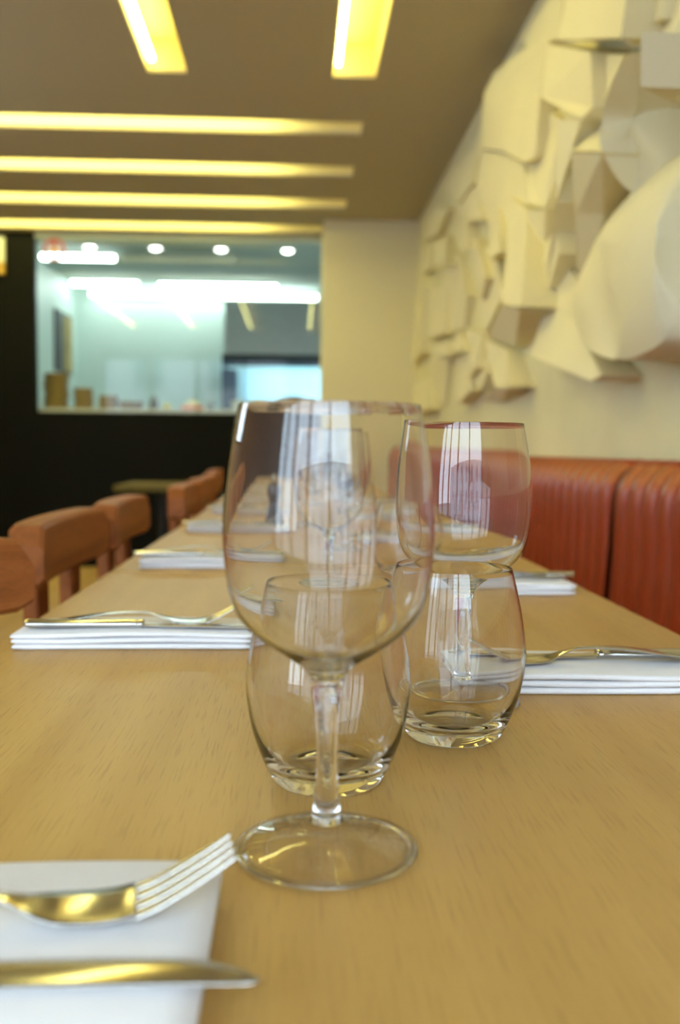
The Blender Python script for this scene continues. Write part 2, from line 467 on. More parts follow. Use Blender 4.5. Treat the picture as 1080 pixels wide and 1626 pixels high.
link('body', lathe_mesh('body', [(0, 0), (0.06, 0), (0.066, 0.006), (0.068, 0.085), (0.064, 0.085), (0.06, 0.008), (0, 0.008)], 32), 'steel', t, smooth=False)
box('handle', (0.066, 0.19, -0.009, 0.009, 0.066, 0.076), 'steel', t, bevel=0.003)
t = thing('ceramic_pot', 'white ceramic pot on the pass beside the steel saucepan', 'pot', (-0.30, 7.62, LZ))
link('body', lathe_mesh('body', [(0, 0), (0.04, 0), (0.05, 0.02), (0.05, 0.06), (0.044, 0.075), (0.04, 0.075), (0.045, 0.05), (0, 0.01)], 28), 'tub_white', t, smooth=True)
t = thing('chopping_board', 'wooden chopping board on steel rack at the right of the pass', 'board', (0.0, 7.78, LZ))
box('rack', (-0.17, 0.17, -0.1, 0.1, 0.0, 0.07), 'steel', t, bevel=0.006)
box('board', (-0.15, 0.16, -0.1, 0.1, 0.071, 0.095), 'board_wood', t, bevel=0.004)
t = thing('shallow_pan', 'shallow steel pan lying on the chopping board at the pass', 'pan', (-0.02, 7.80, LZ + 0.0955))
link('body', lathe_mesh('body', [(0, 0), (0.075, 0), (0.088, 0.03), (0.085, 0.03), (0.072, 0.004), (0, 0.004)], 28), 'steel', t)

# framed poster on the kitchen's left wall
t = thing('framed_poster', 'dark framed poster with a gold half on the kitchen side wall', 'poster', (KXL, 10.3, 1.72))
box('frame', (0.0, 0.03, -0.34, 0.34, 0.0, 0.64), 'poster_dark', t, bevel=0.004)
box('print', (0.0301, 0.034, -0.02, 0.31, 0.03, 0.61), 'poster_gold', t)

# extractor hood, splash back and column
t = thing('extractor_hood', 'wide brushed steel extractor hood above the blue-lit cooking bay', 'hood', (-0.06, 10.3, 1.82))
hv = [(-0.72, 0, 0.13), (1.0, 0, 0.13), (1.0, 0.6, 0.13), (-0.72, 0.6, 0.13), (-0.72, 0.12, 0.72), (1.0, 0.12, 0.72), (1.0, 0.6, 0.72), (-0.72, 0.6, 0.72)]
link('canopy', mesh('canopy', hv, [(0, 1, 2, 3), (4, 5, 6, 7), (0, 1, 5, 4), (1, 2, 6, 5), (2, 3, 7, 6), (3, 0, 4, 7)]), 'steel', t)
link('fascia', boxes_mesh('fascia', [(-0.74, 1.02, -0.02, 0.0, 0.0, 0.128), (-0.74, -0.72, 0.001, 0.6, 0.0, 0.128)]), 'steel_dark', t)
box('lamp', (-0.5, 0.9, 0.10, 0.24, 0.09, 0.129), 'blue_tube', t, bevel=0.008)
t = thing('splash_back', 'pale blue-lit splash back panel under the extractor hood', 'panel', (0.0, KY - 0.001, 0.9))
box('panel', (-0.60, 1.1, -0.03, 0, 0, 0.9), 'splash_panel', t)
t = thing('cooking_column', 'dark column at the left edge of the cooking bay', 'column', (-0.80, 10.62, 0))
box('shaft', (-0.03, 0.14, -0.02, 0.30, 0, 1.815), 'steel_dark', t, bevel=0.005)
box('base', (-0.05, 0.16, -0.04, 0.32, 0, 0.08), 'steel_dark', t)

# round sticker on the kitchen glass, pale panel on the black wall
t = thing('glass_sticker', 'round red-ringed sticker at the top left corner of the kitchen glass', 'sticker', (-1.857, YG + 0.0235, 2.44))
def disc_y(name, r0, r1, m, y):
    n = 40; v = []; f = []
    for k in range(n):
        a = 2 * PI * k / n
        for (r, yy) in ((r0, y), (r1, y), (r1, y - 0.001), (r0, y - 0.001)): v.append((r * math.cos(a), yy, r * math.sin(a)))
    for k in range(n):
        j = (k + 1) % n
        for q in range(4): f.append((k * 4 + q, j * 4 + q, j * 4 + (q + 1) % 4, k * 4 + (q + 1) % 4))
    return link(name, mesh(name, v, f), m, t)
disc_y('ring', 0.062, 0.085, 'sticker_red', 0)
disc_y('emblem', 0.012, 0.034, 'sticker_pale', 0)
box('bar', (-0.012, 0.012, -0.001, 0, -0.061, 0.061), 'sticker_red', t)
t = thing('wall_panel', 'small pale panel with gold lower edge on the black wall', 'panel', (-2.40, YG, 2.24))
box('board', (-0.18, 0.18, -0.03, 0, 0.09, 0.275), 'sign_white', t, bevel=0.003)
box('edge', (-0.18, 0.18, -0.035, 0, 0.0, 0.089), 'frame_gold', t, bevel=0.003)

# ------------------------------------------------------------------ wall relief (y, z, projection from the wall) per plaster piece
RELIEF = [
    [(2.63,2.257,0.14),(2.123,2.005,0.14),(2.137,1.931,0.14),(2.168,1.863,0.14),(2.805,2.125,0.112),(2.735,2.206,0.112)],
    [(2.277,2.054,0.091),(2.09,1.965,0.07),(2.112,1.881,0.07),(2.222,1.91,0.084),(2.221,1.869,0.098),(2.258,1.899,0.105)],
    [(2.189,2.014,0.035),(1.968,1.907,0.035),(2.06,1.872,0.042),(2.082,1.815,0.063),(2.341,1.962,0.042),(2.186,1.915,0.042)],
    [(1.894,1.797,0.112),(1.85,1.766,0.07),(1.844,1.693,0.07),(1.955,1.764,0.112)],
    [(1.628,1.641,0.286),(1.682,1.649,0.22),(1.804,1.699,0.088),(1.844,1.58,0.066),(1.836,1.596,0.132),(1.684,1.571,0.264)],
    [(3.043,2.214,0.084),(2.508,1.972,0.105),(2.519,1.835,0.091),(2.548,1.815,0.112),(3.064,2.056,0.091)],
    [(2.622,2.01,0.056),(2.325,1.892,0.077),(2.463,1.855,0.07),(2.612,1.826,0.042),(2.698,1.854,0.042)],
    [(2.88,1.92,0.021),(2.673,1.85,0.021),(2.392,1.682,0.105),(2.66,1.765,0.105)],
    [(2.283,1.642,0.213),(2.049,1.57,0.213),(2.11,1.561,0.163),(2.412,1.532,0.088),(2.539,1.498,0.062),(2.838,1.433,0.025),(2.54,1.563,0.125)],
    [(2.698,1.863,0.132),(2.602,1.832,0.096),(2.691,1.771,0.096),(2.785,1.696,0.072),(2.996,1.519,0.036),(3.109,1.456,0.036),(3.024,1.485,0.072),(2.749,1.65,0.12)],
    [(2.161,1.718,0.028),(1.931,1.605,0.028),(1.909,1.52,0.035),(2.147,1.581,0.035)],
    [(3.028,1.565,0.028),(2.804,1.424,0.035),(2.725,1.302,0.063),(2.51,1.21,0.091),(2.345,1.12,0.105),(2.391,1.109,0.119),(3.054,1.24,0.112),(3.131,1.422,0.042)],
    [(3.934,2.472,0.07),(3.49,2.383,0.056),(3.152,2.268,0.056),(3.163,2.093,0.07),(3.241,1.924,0.063),(3.374,1.946,0.07),(3.712,2.089,0.07),(4.213,2.255,0.063),(4.068,2.433,0.084)],
    [(3.625,2.48,0.035),(3.295,2.449,0.035),(2.991,2.364,0.042),(3.025,2.227,0.049),(3.195,2.278,0.049),(3.481,2.38,0.035)],
    [(3.325,2.142,0.042),(3.064,1.986,0.028),(3.093,1.81,0.028),(3.136,1.726,0.056),(3.335,1.797,0.063),(3.541,1.988,0.021)],
    [(4.322,2.283,0.042),(3.841,2.125,0.042),(3.502,1.976,0.035),(3.392,1.803,0.049),(3.656,1.903,0.042),(3.767,1.717,0.035),(3.98,1.802,0.042),(4.353,2.119,0.056)],
    [(3.634,1.897,0.064),(3.295,1.765,0.072),(3.098,1.537,0.12),(2.97,1.38,0.168),(3.275,1.436,0.16),(3.513,1.664,0.096)],
    [(3.307,1.434,0.153),(2.995,1.378,0.162),(3.596,1.323,0.034),(4.141,1.43,0.034)],
    [(4.225,1.424,0.028),(3.638,1.318,0.056),(3.406,1.162,0.105),(3.625,1.176,0.105),(3.967,1.289,0.056)],
    [(3.724,1.178,0.084),(3.499,1.161,0.084),(3.893,1.133,0.021),(4.264,1.157,0.021)],
    [(3.228,1.748,0.084),(3.05,1.7,0.07),(3.179,1.617,0.042),(3.502,1.558,0.021),(3.495,1.574,0.042)],
    [(3.276,1.698,0.014),(3.107,1.683,0.021),(3.078,1.545,0.063),(3.304,1.535,0.056)],
    [(2.861,1.62,0.088),(2.825,1.519,0.088),(3.013,1.451,0.066),(3.323,1.517,0.033)],
    [(6.478,2.282,0.035),(5.967,2.215,0.042),(5.854,2.031,0.063),(6.244,2.083,0.063)],
    [(5.849,2.19,0.035),(5.311,2.131,0.035),(4.957,1.896,0.098),(5.395,1.976,0.098)],
    [(4.981,2.106,0.028),(4.565,2.023,0.056),(4.491,1.88,0.07),(4.767,1.944,0.056)],
    [(4.714,1.967,0.028),(4.39,1.908,0.042),(3.955,1.651,0.084),(4.099,1.581,0.07),(4.457,1.801,0.042)],
    [(4.122,1.934,0.042),(3.851,1.909,0.056),(3.646,1.691,0.091),(3.87,1.704,0.084)],
    [(6.685,2.012,0.035),(6.153,1.982,0.049),(6.156,1.563,0.063),(6.755,1.535,0.042)],
    [(6.037,1.94,0.028),(5.24,1.856,0.035),(5.076,1.554,0.077),(5.871,1.612,0.07)],
    [(5.517,1.549,0.07),(4.968,1.508,0.07),(4.813,1.414,0.084),(5.439,1.483,0.084)],
    [(5.858,1.503,0.035),(5.199,1.453,0.035),(5.393,1.201,0.014),(6.03,1.208,0.014)],
    [(5.142,1.522,0.035),(4.767,1.536,0.049),(4.454,1.39,0.077),(4.822,1.441,0.07)],
    [(4.703,1.54,0.035),(4.215,1.456,0.042),(4.127,1.292,0.084),(4.351,1.265,0.07),(4.634,1.409,0.042)],
    [(4.956,1.436,0.021),(4.607,1.388,0.028),(4.298,1.204,0.07),(4.663,1.162,0.07),(4.996,1.281,0.035)],
    [(6.687,1.388,0.035),(5.928,1.384,0.035),(5.633,1.175,0.07),(6.489,1.185,0.07)],
    [(6.221,2.414,0.042),(5.718,2.384,0.042),(5.236,2.249,0.042),(5.603,2.188,0.056),(6.27,2.304,0.042)],
    [(5.472,1.925,0.035),(4.925,1.949,0.035),(4.587,1.676,0.049),(4.699,1.539,0.042),(5.21,1.564,0.035)],
    [(5.068,2.214,0.035),(4.611,2.225,0.042),(4.412,2.135,0.042),(4.118,1.928,0.07),(4.454,2.002,0.07)],
    [(4.443,1.856,0.028),(4.013,1.799,0.035),(3.715,1.536,0.063),(4.039,1.434,0.063),(4.324,1.617,0.035)],
    [(5.478,2.444,0.035),(4.8,2.394,0.042),(4.42,2.32,0.035),(4.38,2.154,0.063),(4.785,2.167,0.063)],
    [(4.611,2.409,0.021),(4.384,2.438,0.021),(4.293,2.28,0.042),(4.471,2.266,0.042)],
    [(4.511,1.307,0.035),(4.185,1.364,0.035),(3.991,1.265,0.056),(4.104,1.187,0.07)],
]
SHELLS = [
    ([(1.904,1.72,0.21),(2.092,1.724,0.126),(2.043,1.67,0.074),(2.021,1.545,0.084),(2.097,1.501,0.126),(2.058,1.574,0.21),(2.068,1.647,0.21),(1.974,1.691,0.221)], (2.06, 1.646, 0.145)),
    ([(2.521,1.507,0.068),(2.124,1.321,0.17),(2.005,1.214,0.178),(2.111,1.141,0.145),(2.255,1.163,0.145),(2.401,1.201,0.128),(2.651,1.295,0.085),(2.722,1.391,0.068),(2.615,1.454,0.068)], (2.267, 1.258, 0.136)),
    ([(2.125,1.509,0.119),(2.012,1.542,0.085),(1.833,1.499,0.068),(1.773,1.213,0.085),(1.777,1.171,0.145),(1.849,1.135,0.162),(2.079,1.135,0.153),(2.005,1.214,0.178),(2.124,1.321,0.17),(2.457,1.492,0.085)], (1.754, 1.3, 0.204)),
]

rel = thing('wall_relief', 'white abstract plaster relief of jutting shards covering the right wall', 'wall sculpture', (XW, 3.5, 1.2))
for poly in RELIEF:
    n = len(poly)
    cy_ = sum(p[0] for p in poly) / n; cz_ = sum(p[1] for p in poly) / n
    front = [(-p - 0.0005, y - cy_, z - cz_) for y, z, p in poly]
    back = [(-0.0005, y - cy_, z - cz_) for y, z, p in poly]
    fc = [tuple(range(n)), tuple(range(2 * n - 1, n - 1, -1))] + [(k, n + k, n + (k + 1) % n, (k + 1) % n) for k in range(n)]
    link('shard', mesh('shard', front + back, fc), 'relief_plaster', rel, (0, cy_ - 3.5, cz_ - 1.2))

for poly, (cy_, cz_, cp_) in SHELLS:                     # curved, shell-like pieces
    pts = catmull(poly + poly[:1], 4)[:-1]
    n = len(pts); v = [(-cp_, 0, 0)]; f = []
    rings = [0.3, 0.6, 0.82, 0.94, 1.0]
    for s in rings:
        k_ = 1 - s * s
        for y, z, p in pts: v.append((-(p + (cp_ - p) * k_) - 0.0005, (y - cy_) * s, (z - cz_) * s))
    for y, z, p in pts: v.append((-0.0005, y - cy_, z - cz_))
    for k in range(n):
        j = (k + 1) % n
        f.append((0, 1 + k, 1 + j))
        for r in range(len(rings)): f.append((1 + r * n + k, 1 + (r + 1) * n + k, 1 + (r + 1) * n + j, 1 + r * n + j))
    o = link('shell', mesh('shell', v, f), 'relief_plaster', rel, (0, cy_ - 3.5, cz_ - 1.2), smooth=True)
    es = o.modifiers.new('crease', 'EDGE_SPLIT'); es.split_angle = math.radians(40)

# ------------------------------------------------------------------ banquette
prof = catmull([(0.150, 0.872), (0.140, 0.895), (0.108, 0.904), (0.070, 0.898), (0.042, 0.872), (0.026, 0.829), (0.020, 0.76),
                (0.014, 0.66), (0.008, 0.55), (0.004, 0.44)], 3)
def bulge(z):
    if z > 0.86: return 0.010 + 0.010 * max(0, (0.912 - z) / 0.052)
    if z > 0.70: return 0.008 + 0.012 * (z - 0.70) / 0.16
    return 0.008
CW = 0.084
def channel_mesh():
    nt_ = 9; v = []; f = []
    for i, (x, z) in enumerate(prof):
        for j in range(nt_):
            t = j / (nt_ - 1)
            b_ = bulge(z) * (math.sin(PI * t) ** 0.55 if 0 < t < 1 else 0)
            nx, nz = (-1.0, 0.0) if z < 0.86 else (-0.6, 0.8)
            if i < 4: nx, nz = -0.1, 1.0
            v.append((x + nx * b_, (t - 0.5) * CW, z + nz * b_))
    m_ = len(prof)
    for i in range(m_ - 1):
        for j in range(nt_ - 1):
            f.append((i * nt_ + j, i * nt_ + j + 1, (i + 1) * nt_ + j + 1, (i + 1) * nt_ + j))
    me = bpy.data.meshes.new('channel'); me.from_pydata(v, [], f)
    bm = bmesh.new(); bm.from_mesh(me)
    bmesh.ops.recalc_face_normals(bm, faces=bm.faces)
    if sum(fa.normal.x for fa in bm.faces) > 0: bmesh.ops.reverse_faces(bm, faces=bm.faces)
    bm.to_mesh(me); bm.free(); me.update(); return me
chm = channel_mesh()
def banquette(y0, n, label):
    L = n * CW
    t = thing('banquette', label, 'banquette', (XW - 0.160, y0, 0), group='channelled leather banquette sections')
    # padded core behind the channels, its end caps rounded like the roll
    core = [(0.152, 0.05)] + [(x + 0.006, z - 0.004) for x, z in prof] + [(0.010, 0.05)]
    nn = len(core)
    core = [(x + 0.016, z - 0.012) for x, z in core[1:-1]]
    core = [(0.152, 0.05)] + [(min(x, 0.152), z) for x, z in core] + [(0.026, 0.05)]
    v = [(x, -0.018, z) for x, z in core] + [(x, L + 0.018, z) for x, z in core]
    f = [tuple(range(nn)), tuple(range(2 * nn - 1, nn - 1, -1))] + [(k, (k + 1) % nn, nn + (k + 1) % nn, nn + k) for k in range(nn)]
    link('back_core', mesh('back_core', v, f), 'leather_seam', t)
    for k in range(n):
        link('channel', chm, 'leather', t, (0, (k + 0.5) * CW, 0), smooth=True)
    box('seat', (-0.36, 0.004, 0.004, L - 0.004, 0.22, 0.455), 'leather', t, bevel=0.035, smooth=True, seg=4)
    box('plinth', (-0.30, 0.0, 0.02, L - 0.02, 0.0, 0.219), 'plinth_black', t)
banquette(2.112 - 40 * CW, 40, 'near section of the red-brown channelled leather banquette, towards the viewer')
banquette(2.152, 55, 'far section of the red-brown channelled leather banquette, running to the pillar')

# ------------------------------------------------------------------ tables in a row
def table(x0, x1, y0, y1, label, cols, ztop=TOP, group='oak tables pushed together in a row', px=0.2, top_mat='oak_table'):
    cx_, cy_ = (x0 + x1) / 2, (y0 + y1) / 2
    t = thing('dining_table', label, 'table', (cx_, cy_, 0), group=group)
    a, b = (x1 - x0) / 2, (y1 - y0) / 2
    box('table_top', (-a, a, -b, b, ztop - 0.03, ztop), top_mat, t, bevel=0.0015)
    for cyy in cols:
        p = link('pedestal', lathe_mesh('pedestal', [(0, 0.021), (0.03, 0.021), (0.03, ztop - 0.037), (0, ztop - 0.037)], 24), 'black_metal', t, (px - cx_, cyy - cy_, 0))
        box('foot_plate', (px - cx_ - 0.13, px - cx_ + 0.13, cyy - cy_ - 0.16, cyy - cy_ + 0.16, 0, 0.02), 'black_metal', t, bevel=0.004)
        box('top_plate', (px - cx_ - 0.1, px - cx_ + 0.1, cyy - cy_ - 0.1, cyy - cy_ + 0.1, ztop - 0.0365, ztop - 0.0305), 'black_metal', t)
table(-0.268, 0.378, 0.09, 1.362, 'nearest long oak table, carrying the in-focus wine glass', [0.42, 1.02])
table(-0.266, 0.380, 1.368, 1.985, 'second oak table, small, beyond the first joint', [1.68], ztop=TOP + 0.001)
table(-0.266, 0.378, 1.991, 3.24, 'third oak table in the row, under the pepper mill', [2.3, 2.95])
table(-0.268, 0.376, 3.246, 3.86, 'fourth oak table in the row, second from the far end', [3.55])
table(-0.266, 0.376, 3.866, 5.10, 'farthest oak table in the row before the kitchen', [4.2, 4.8])
table(-0.88, -0.45, 4.6, 5.15, 'separate table, coloured dark olive-brown for the shade behind the chairs, in front of the black counter wall', [4.87], group=None, px=-0.675, top_mat='shaded_oak')

# ------------------------------------------------------------------ chairs
def chair(label, loc, rz=0.0):
    """faces +x; origin on the floor under the seat."""
    t = thing('dining_chair', label, 'chair', loc, rz, 'wooden chairs along the left side of the tables')
    # curved top rail with rounded corners
    W, Hh, zt, th, sag = 0.42, 0.084, 0.828, 0.046, 0.016
    nu, v, f = 25, [], []
    sec = 8
    for i in range(nu):
        u = -1 + 2 * i / (nu - 1)
        y = u * W / 2
        edge = max(0.0, (abs(y) - (W / 2 - 0.026)) / 0.026)
        drop = 0.026 * (1 - math.sqrt(max(0.0, 1 - edge * edge)))
        xm = -0.19 - sag * (1 - u * u)
        z1 = zt - drop; z0 = zt - Hh + drop * 0.35
        r = 0.006
        for dx, z in ((-th / 2 + r, z0), (th / 2 - r, z0), (th / 2, z0 + r), (th / 2, z1 - r), (th / 2 - r, z1), (-th / 2 + r, z1), (-th / 2, z1 - r), (-th / 2, z0 + r)):
            v.append((xm + dx, y, z))
    for i in range(nu - 1):
        for k in range(sec):
            f.append((i * sec + k, i * sec + (k + 1) % sec, (i + 1) * sec + (k + 1) % sec, (i + 1) * sec + k))
    f.append(tuple(range(sec))); f.append(tuple(range((nu - 1) * sec, nu * sec)))
    rail = link('top_rail', mesh('top_rail', v, f), 'chair_wood', t)
    for y in (-0.085, 0.115):
        box('back_slat', (-0.222, -0.200, y - 0.03, y + 0.03, 0.442, 0.760), 'chair_wood', t, bevel=0.004)
    sv, sf = [], []
    box('seat', (-0.23, 0.17, -0.2, 0.2, 0.425, 0.45), 'chair_wood', t, bevel=0.010, seg=3)
    box('seat_apron', (-0.20, 0.14, -0.17, 0.17, 0.375, 0.4245), 'chair_wood', t, bevel=0.003)
    for x, y in ((-0.19, -0.16), (-0.19, 0.16), (0.13, -0.16), (0.13, 0.16)):
        lv = []
        sp = 0.02 * (1 if x > 0 else -1)
        for (cx_, s2, z) in ((x + sp, 0.013, 0.0), (x, 0.018, 0.376)):
            lv += [(cx_ - s2, y - s2, z), (cx_ + s2, y - s2, z), (cx_ + s2, y + s2, z), (cx_ - s2, y + s2, z)]
        link('leg', mesh('leg', lv, [(0, 1, 2, 3), (4, 5, 6, 7)] + [(k, (k + 1) % 4, 4 + (k + 1) % 4, 4 + k) for k in range(4)]), 'chair_wood', t)
    for y in (-0.16, 0.16):
        box('stretcher', (-0.18, 0.12, y - 0.009, y + 0.009, 0.16, 0.185), 'chair_wood', t)
    return t
ch0 = chair('nearest wooden chair at the left edge, turned askew, its rounded rail corner showing', (-0.290, 0.800, 0), math.radians(-38))
for (x, y, rz, l) in [(-0.155, 1.43, 0.0, 'second nearest wooden chair, curved top rail over two slats'),
                      (-0.150, 1.89, 0.02, 'third wooden chair from the viewer along the left side'),
                      (-0.115, 2.65, 0.0, 'fourth wooden chair along the left side of the tables'),
                      (-0.125, 3.22, -0.02, 'fifth wooden chair along the left side of the tables'),
                      (-0.14, 3.80, 0.02, 'sixth wooden chair, second last of the row'),
                      (-0.19, 4.55, 0.0, 'last wooden chair of the row, towards the kitchen')]:
    dup(ch0, (x, y, 0), rz, l)

# ------------------------------------------------------------------ glasses
w_out = catmull([(0.0395, 0.0), (0.0410, 0.0010), (0.0400, 0.0024), (0.028, 0.0048), (0.014, 0.0085), (0.0078, 0.0135), (0.0058, 0.022), (0.0047, 0.040),
                 (0.0051, 0.058), (0.0062, 0.070), (0.0078, 0.0775), (0.0122, 0.0832), (0.0205, 0.0890), (0.0300, 0.0957), (0.0383, 0.1040), (0.0428, 0.1135),
                 (0.0452, 0.1275), (0.0460, 0.142), (0.0453, 0.158), (0.0430, 0.177), (0.0394, 0.1967)], 4)
w_in = catmull([(0.03895, 0.1967), (0.0424, 0.177), (0.0446, 0.158), (0.0453, 0.142), (0.0445, 0.1278), (0.0420, 0.1143), (0.0375, 0.1051), (0.0291, 0.0969),
                (0.0193, 0.0904), (0.0105, 0.0856), (0.0045, 0.0838), (0.0, 0.0835)], 4)
def lip(r0, r1, z):
    m_, h = (r0 + r1) / 2, (r0 - r1) / 2
    return [(m_ + h * math.cos(a), z + h * math.sin(a)) for a in (PI * 0.2, PI * 0.4, PI * 0.6, PI * 0.8)]
t_out = catmull([(0.0240, 0.0), (0.0285, 0.0018), (0.0345, 0.0120), (0.0405, 0.0290), (0.0437, 0.0480), (0.0434, 0.0620), (0.0400, 0.0830), (0.0345, 0.1060)], 6)
t_in = catmull([(0.0340, 0.1060), (0.0392, 0.0830), (0.0424, 0.0620), (0.0426, 0.0480), (0.0388, 0.0295), (0.0320, 0.0155), (0.0220, 0.0095), (0.0, 0.0085)], 5)
SX = 0.0125                                     # stem begins this high above the foot
foot_top = [p for p in w_out if p[1] <= SX]
stem_out = [p for p in w_out if SX <= p[1] <= 0.0785]
bowl_out = [(stem_out[-1][0], stem_out[-1][1] + 0.00015)] + [p for p in w_out if p[1] > stem_out[-1][1] + 0.0002]
bowl_me = lathe_mesh('bowl', [(0, bowl_out[0][1])] + bowl_out + lip(0.0394, 0.03895, 0.1967) + w_in, 96)
foot_me = lathe_mesh('foot', [(0, 0.0030), (0.02, 0.0022), (0.034, 0.0006), (0.0385, 0.0)] + [p for p in foot_top if p[0] <= 0.0385 and p[1] > 0.002], 72)
rim_me = lathe_mesh('foot_rim', [(0.0386 + 0.0021 * math.cos(2 * PI * k / 12), 0.0013 + 0.0013 * math.sin(2 * PI * k / 12)) for k in range(13)], 72)
stem_me = lathe_mesh('stem', [(0, stem_out[0][1])] + stem_out + [(0, stem_out[-1][1])], 40)
tumb_me = lathe_mesh('tumbler', [(0, 0.0022), (0.018, 0.0012)] + t_out + lip(0.0345, 0.0340, 0.1060) + t_in, 96)
for me in (bowl_me, foot_me, rim_me, stem_me, tumb_me):
    for p in me.polygons: p.use_smooth = True
def wine(x, y, label, z=TOP):
    t = thing('wine_glass', label, 'wine glass', (x, y, z + 0.0004), group='empty wine glasses along the tables')
    link('bowl', bowl_me, 'clear_glass', t); link('stem', stem_me, 'clear_glass', t)
    ft = link('foot', foot_me, 'thin_glass', t); link('rim', rim_me, 'clear_glass', ft)
def tumbler(x, y, label, z=TOP):
    o = link('tumbler', tumb_me, 'clear_glass', None, (x, y, z + 0.0004)); tag(o, label, 'tumbler', 'stemless water tumblers along the tables')
wine(0.0145, 0.410, 'large blurred wine glass in the foreground, nearest the viewer')
tumbler(0.0180, 0.498, 'stemless tumbler right behind the foreground wine glass')
tumbler(0.0990, 0.576, 'sharp stemless tumbler in front of the second wine glass')
wine(0.1190, 0.657, 'sharp wine glass right of the foreground one, seen against the banquette')
wine(0.0400, 1.110, 'third wine glass, seen through the bowl of the foreground glass')
tumbler(0.1500, 1.250, 'tumbler on the first table near its far joint')
wine(0.0900, 1.640, 'only wine glass on the second, small table', TOP + 0.001)
tumbler(0.1250, 1.860, 'tumbler on the second, small table', TOP + 0.001)
wine(0.0300, 2.250, 'wine glass on the third table beside the pepper mill')
tumbler(0.1300, 2.420, 'tumbler on the third table, nearer of its two')
wine(0.1200, 2.800, 'wine glass at the far end of the third table')
tumbler(0.0400, 3.050, 'tumbler at the far end of the third table')

# ------------------------------------------------------------------ napkins and cutlery
def napkin(x0, x1, y0, y1, label, seed, layers=3, th=0.0046, z=TOP, rz=0.0, spread=0.0):
    rnd = random.Random(seed)
    cx_, cy_ = (x0 + x1) / 2, (y0 + y1) / 2
    v, f = [], []
    nx, arc = 22, 4
    for l in range(layers):
        a0, a1 = x0 - cx_ + rnd.uniform(0, .004), x1 - cx_ - rnd.uniform(0, .004)
        b0, b1 = y0 - cy_ + l * spread + rnd.uniform(0, .002), y1 - cy_ - rnd.uniform(0, .002)
        zb = l * th + 0.0004; r = th / 2 * 0.97
        ph = rnd.uniform(0, 6); base = len(v); sec = 2 * (arc + 1)
        for i in range(nx + 1):
            t = i / nx; x = a0 + (a1 - a0) * t
            wob = 0.0012 * math.sin(5 * t + ph); lift = 0.0006 * (l + 1) * (0.5 + 0.5 * math.sin(7 * t + ph)) if l else 0
            pinch = 1.0 if 0 < i < nx else 0.55
            for k in range(arc + 1):
                an = -PI / 2 - PI * k / arc
                v.append((x, b0 + wob + r + r * math.cos(an), zb + r + r * pinch * math.sin(an) + lift))
            for k in range(arc + 1):
                an = PI / 2 - PI * k / arc
                v.append((x, b1 + wob * .6 - r + r * math.cos(an), zb + r + r * pinch * math.sin(an) + lift))
        for i in range(nx):
            for k in range(sec):
                f.append((base + i * sec + k, base + i * sec + (k + 1) % sec, base + (i + 1) * sec + (k + 1) % sec, base + (i + 1) * sec + k))
        f.append(tuple(base + k for k in range(sec))); f.append(tuple(base + nx * sec + k for k in range(sec)))
    o = link('napkin', mesh('napkin', v, f), 'napkin_cloth', None, (cx_, cy_, z), (0, 0, rz), smooth=True)
    return tag(o, label, 'napkin', 'folded white napkins')

def strip(v, f, st, th, dish=0.0, nsec=7):
    """closed band: st = [(x, y centre, half width, z)]"""
    base = len(v); n = nsec
    for x, yc_, hw, z in st:
        for j in range(n):
            t = -1 + 2 * j / (n - 1)
            v.append((x, yc_ + hw * t, z + dish * hw * t * t + th * (0.5 - 0.35 * t * t)))
        for j in range(n - 1, -1, -1):
            t = -1 + 2 * j / (n - 1)
            v.append((x, yc_ + hw * t, z + dish * hw * t * t - th * (0.5 - 0.35 * t * t)))
    m_ = 2 * n
    for i in range(len(st) - 1):
        for k in range(m_):
            f.append((base + i * m_ + k, base + i * m_ + (k + 1) % m_, base + (i + 1) * m_ + (k + 1) % m_, base + (i + 1) * m_ + k))
    f.append(tuple(base + k for k in range(m_))); f.append(tuple(base + (len(st) - 1) * m_ + k for k in range(m_)))

# fork along +x, tines up; x = 0 at the tine tips
fv, ff = [], []
strip(fv, ff, catmull([(-0.192, 0, 0.0072, 0.0030), (-0.187, 0, 0.0095, 0.0032), (-0.165, 0, 0.0092, 0.0055), (-0.125, 0, 0.0062, 0.0115), (-0.093, 0, 0.0036, 0.0130),
                       (-0.080, 0, 0.0036, 0.0105), (-0.071, 0, 0.0070, 0.0068), (-0.062, 0, 0.0116, 0.0040), (-0.050, 0, 0.0127, 0.0028), (-0.040, 0, 0.0127, 0.0032), (-0.034, 0, 0.0127, 0.0042)], 4), 0.0024, dish=0.10)
for y in (-0.0104, -0.0035, 0.0035, 0.0104):
    strip(fv, ff, catmull([(-0.0345, y, 0.0025, 0.0044), (-0.026, y * 0.98, 0.0023, 0.0075), (-0.014, y * 0.95, 0.0021, 0.0138), (-0.004, y * 0.92, 0.0016, 0.0195), (0.0, y * 0.92, 0.0009, 0.0218)], 4), 0.0024, nsec=5)
fork_me = mesh('fork', fv, ff)
kv, kf_ = [], []
strip(kv, kf_, catmull([(-0.118, 0, 0.0055, 0.0042), (-0.112, 0.0005, 0.0068, 0.0036), (-0.090, 0.001, 0.0074, 0.0030), (-0.050, 0.001, 0.0077, 0.0028), (-0.020, 0.000, 0.0068, 0.0026), (-0.006, -0.003, 0.0042, 0.0025), (0.0, -0.005, 0.0010, 0.0024)], 4), 0.0019)
blade_me = mesh('blade', kv, kf_)
hv_, hf_ = [], []
strip(hv_, hf_, catmull([(-0.222, 0, 0.0050, 0.0048), (-0.218, 0, 0.0082, 0.0048), (-0.180, 0, 0.0078, 0.0048), (-0.140, 0, 0.0062, 0.0046), (-0.124, 0, 0.0056, 0.0046), (-0.121, 0, 0.0070, 0.0048), (-0.117, 0, 0.0066, 0.0048)], 4), 0.0078, nsec=9)
handle_me = mesh('handle', hv_, hf_)
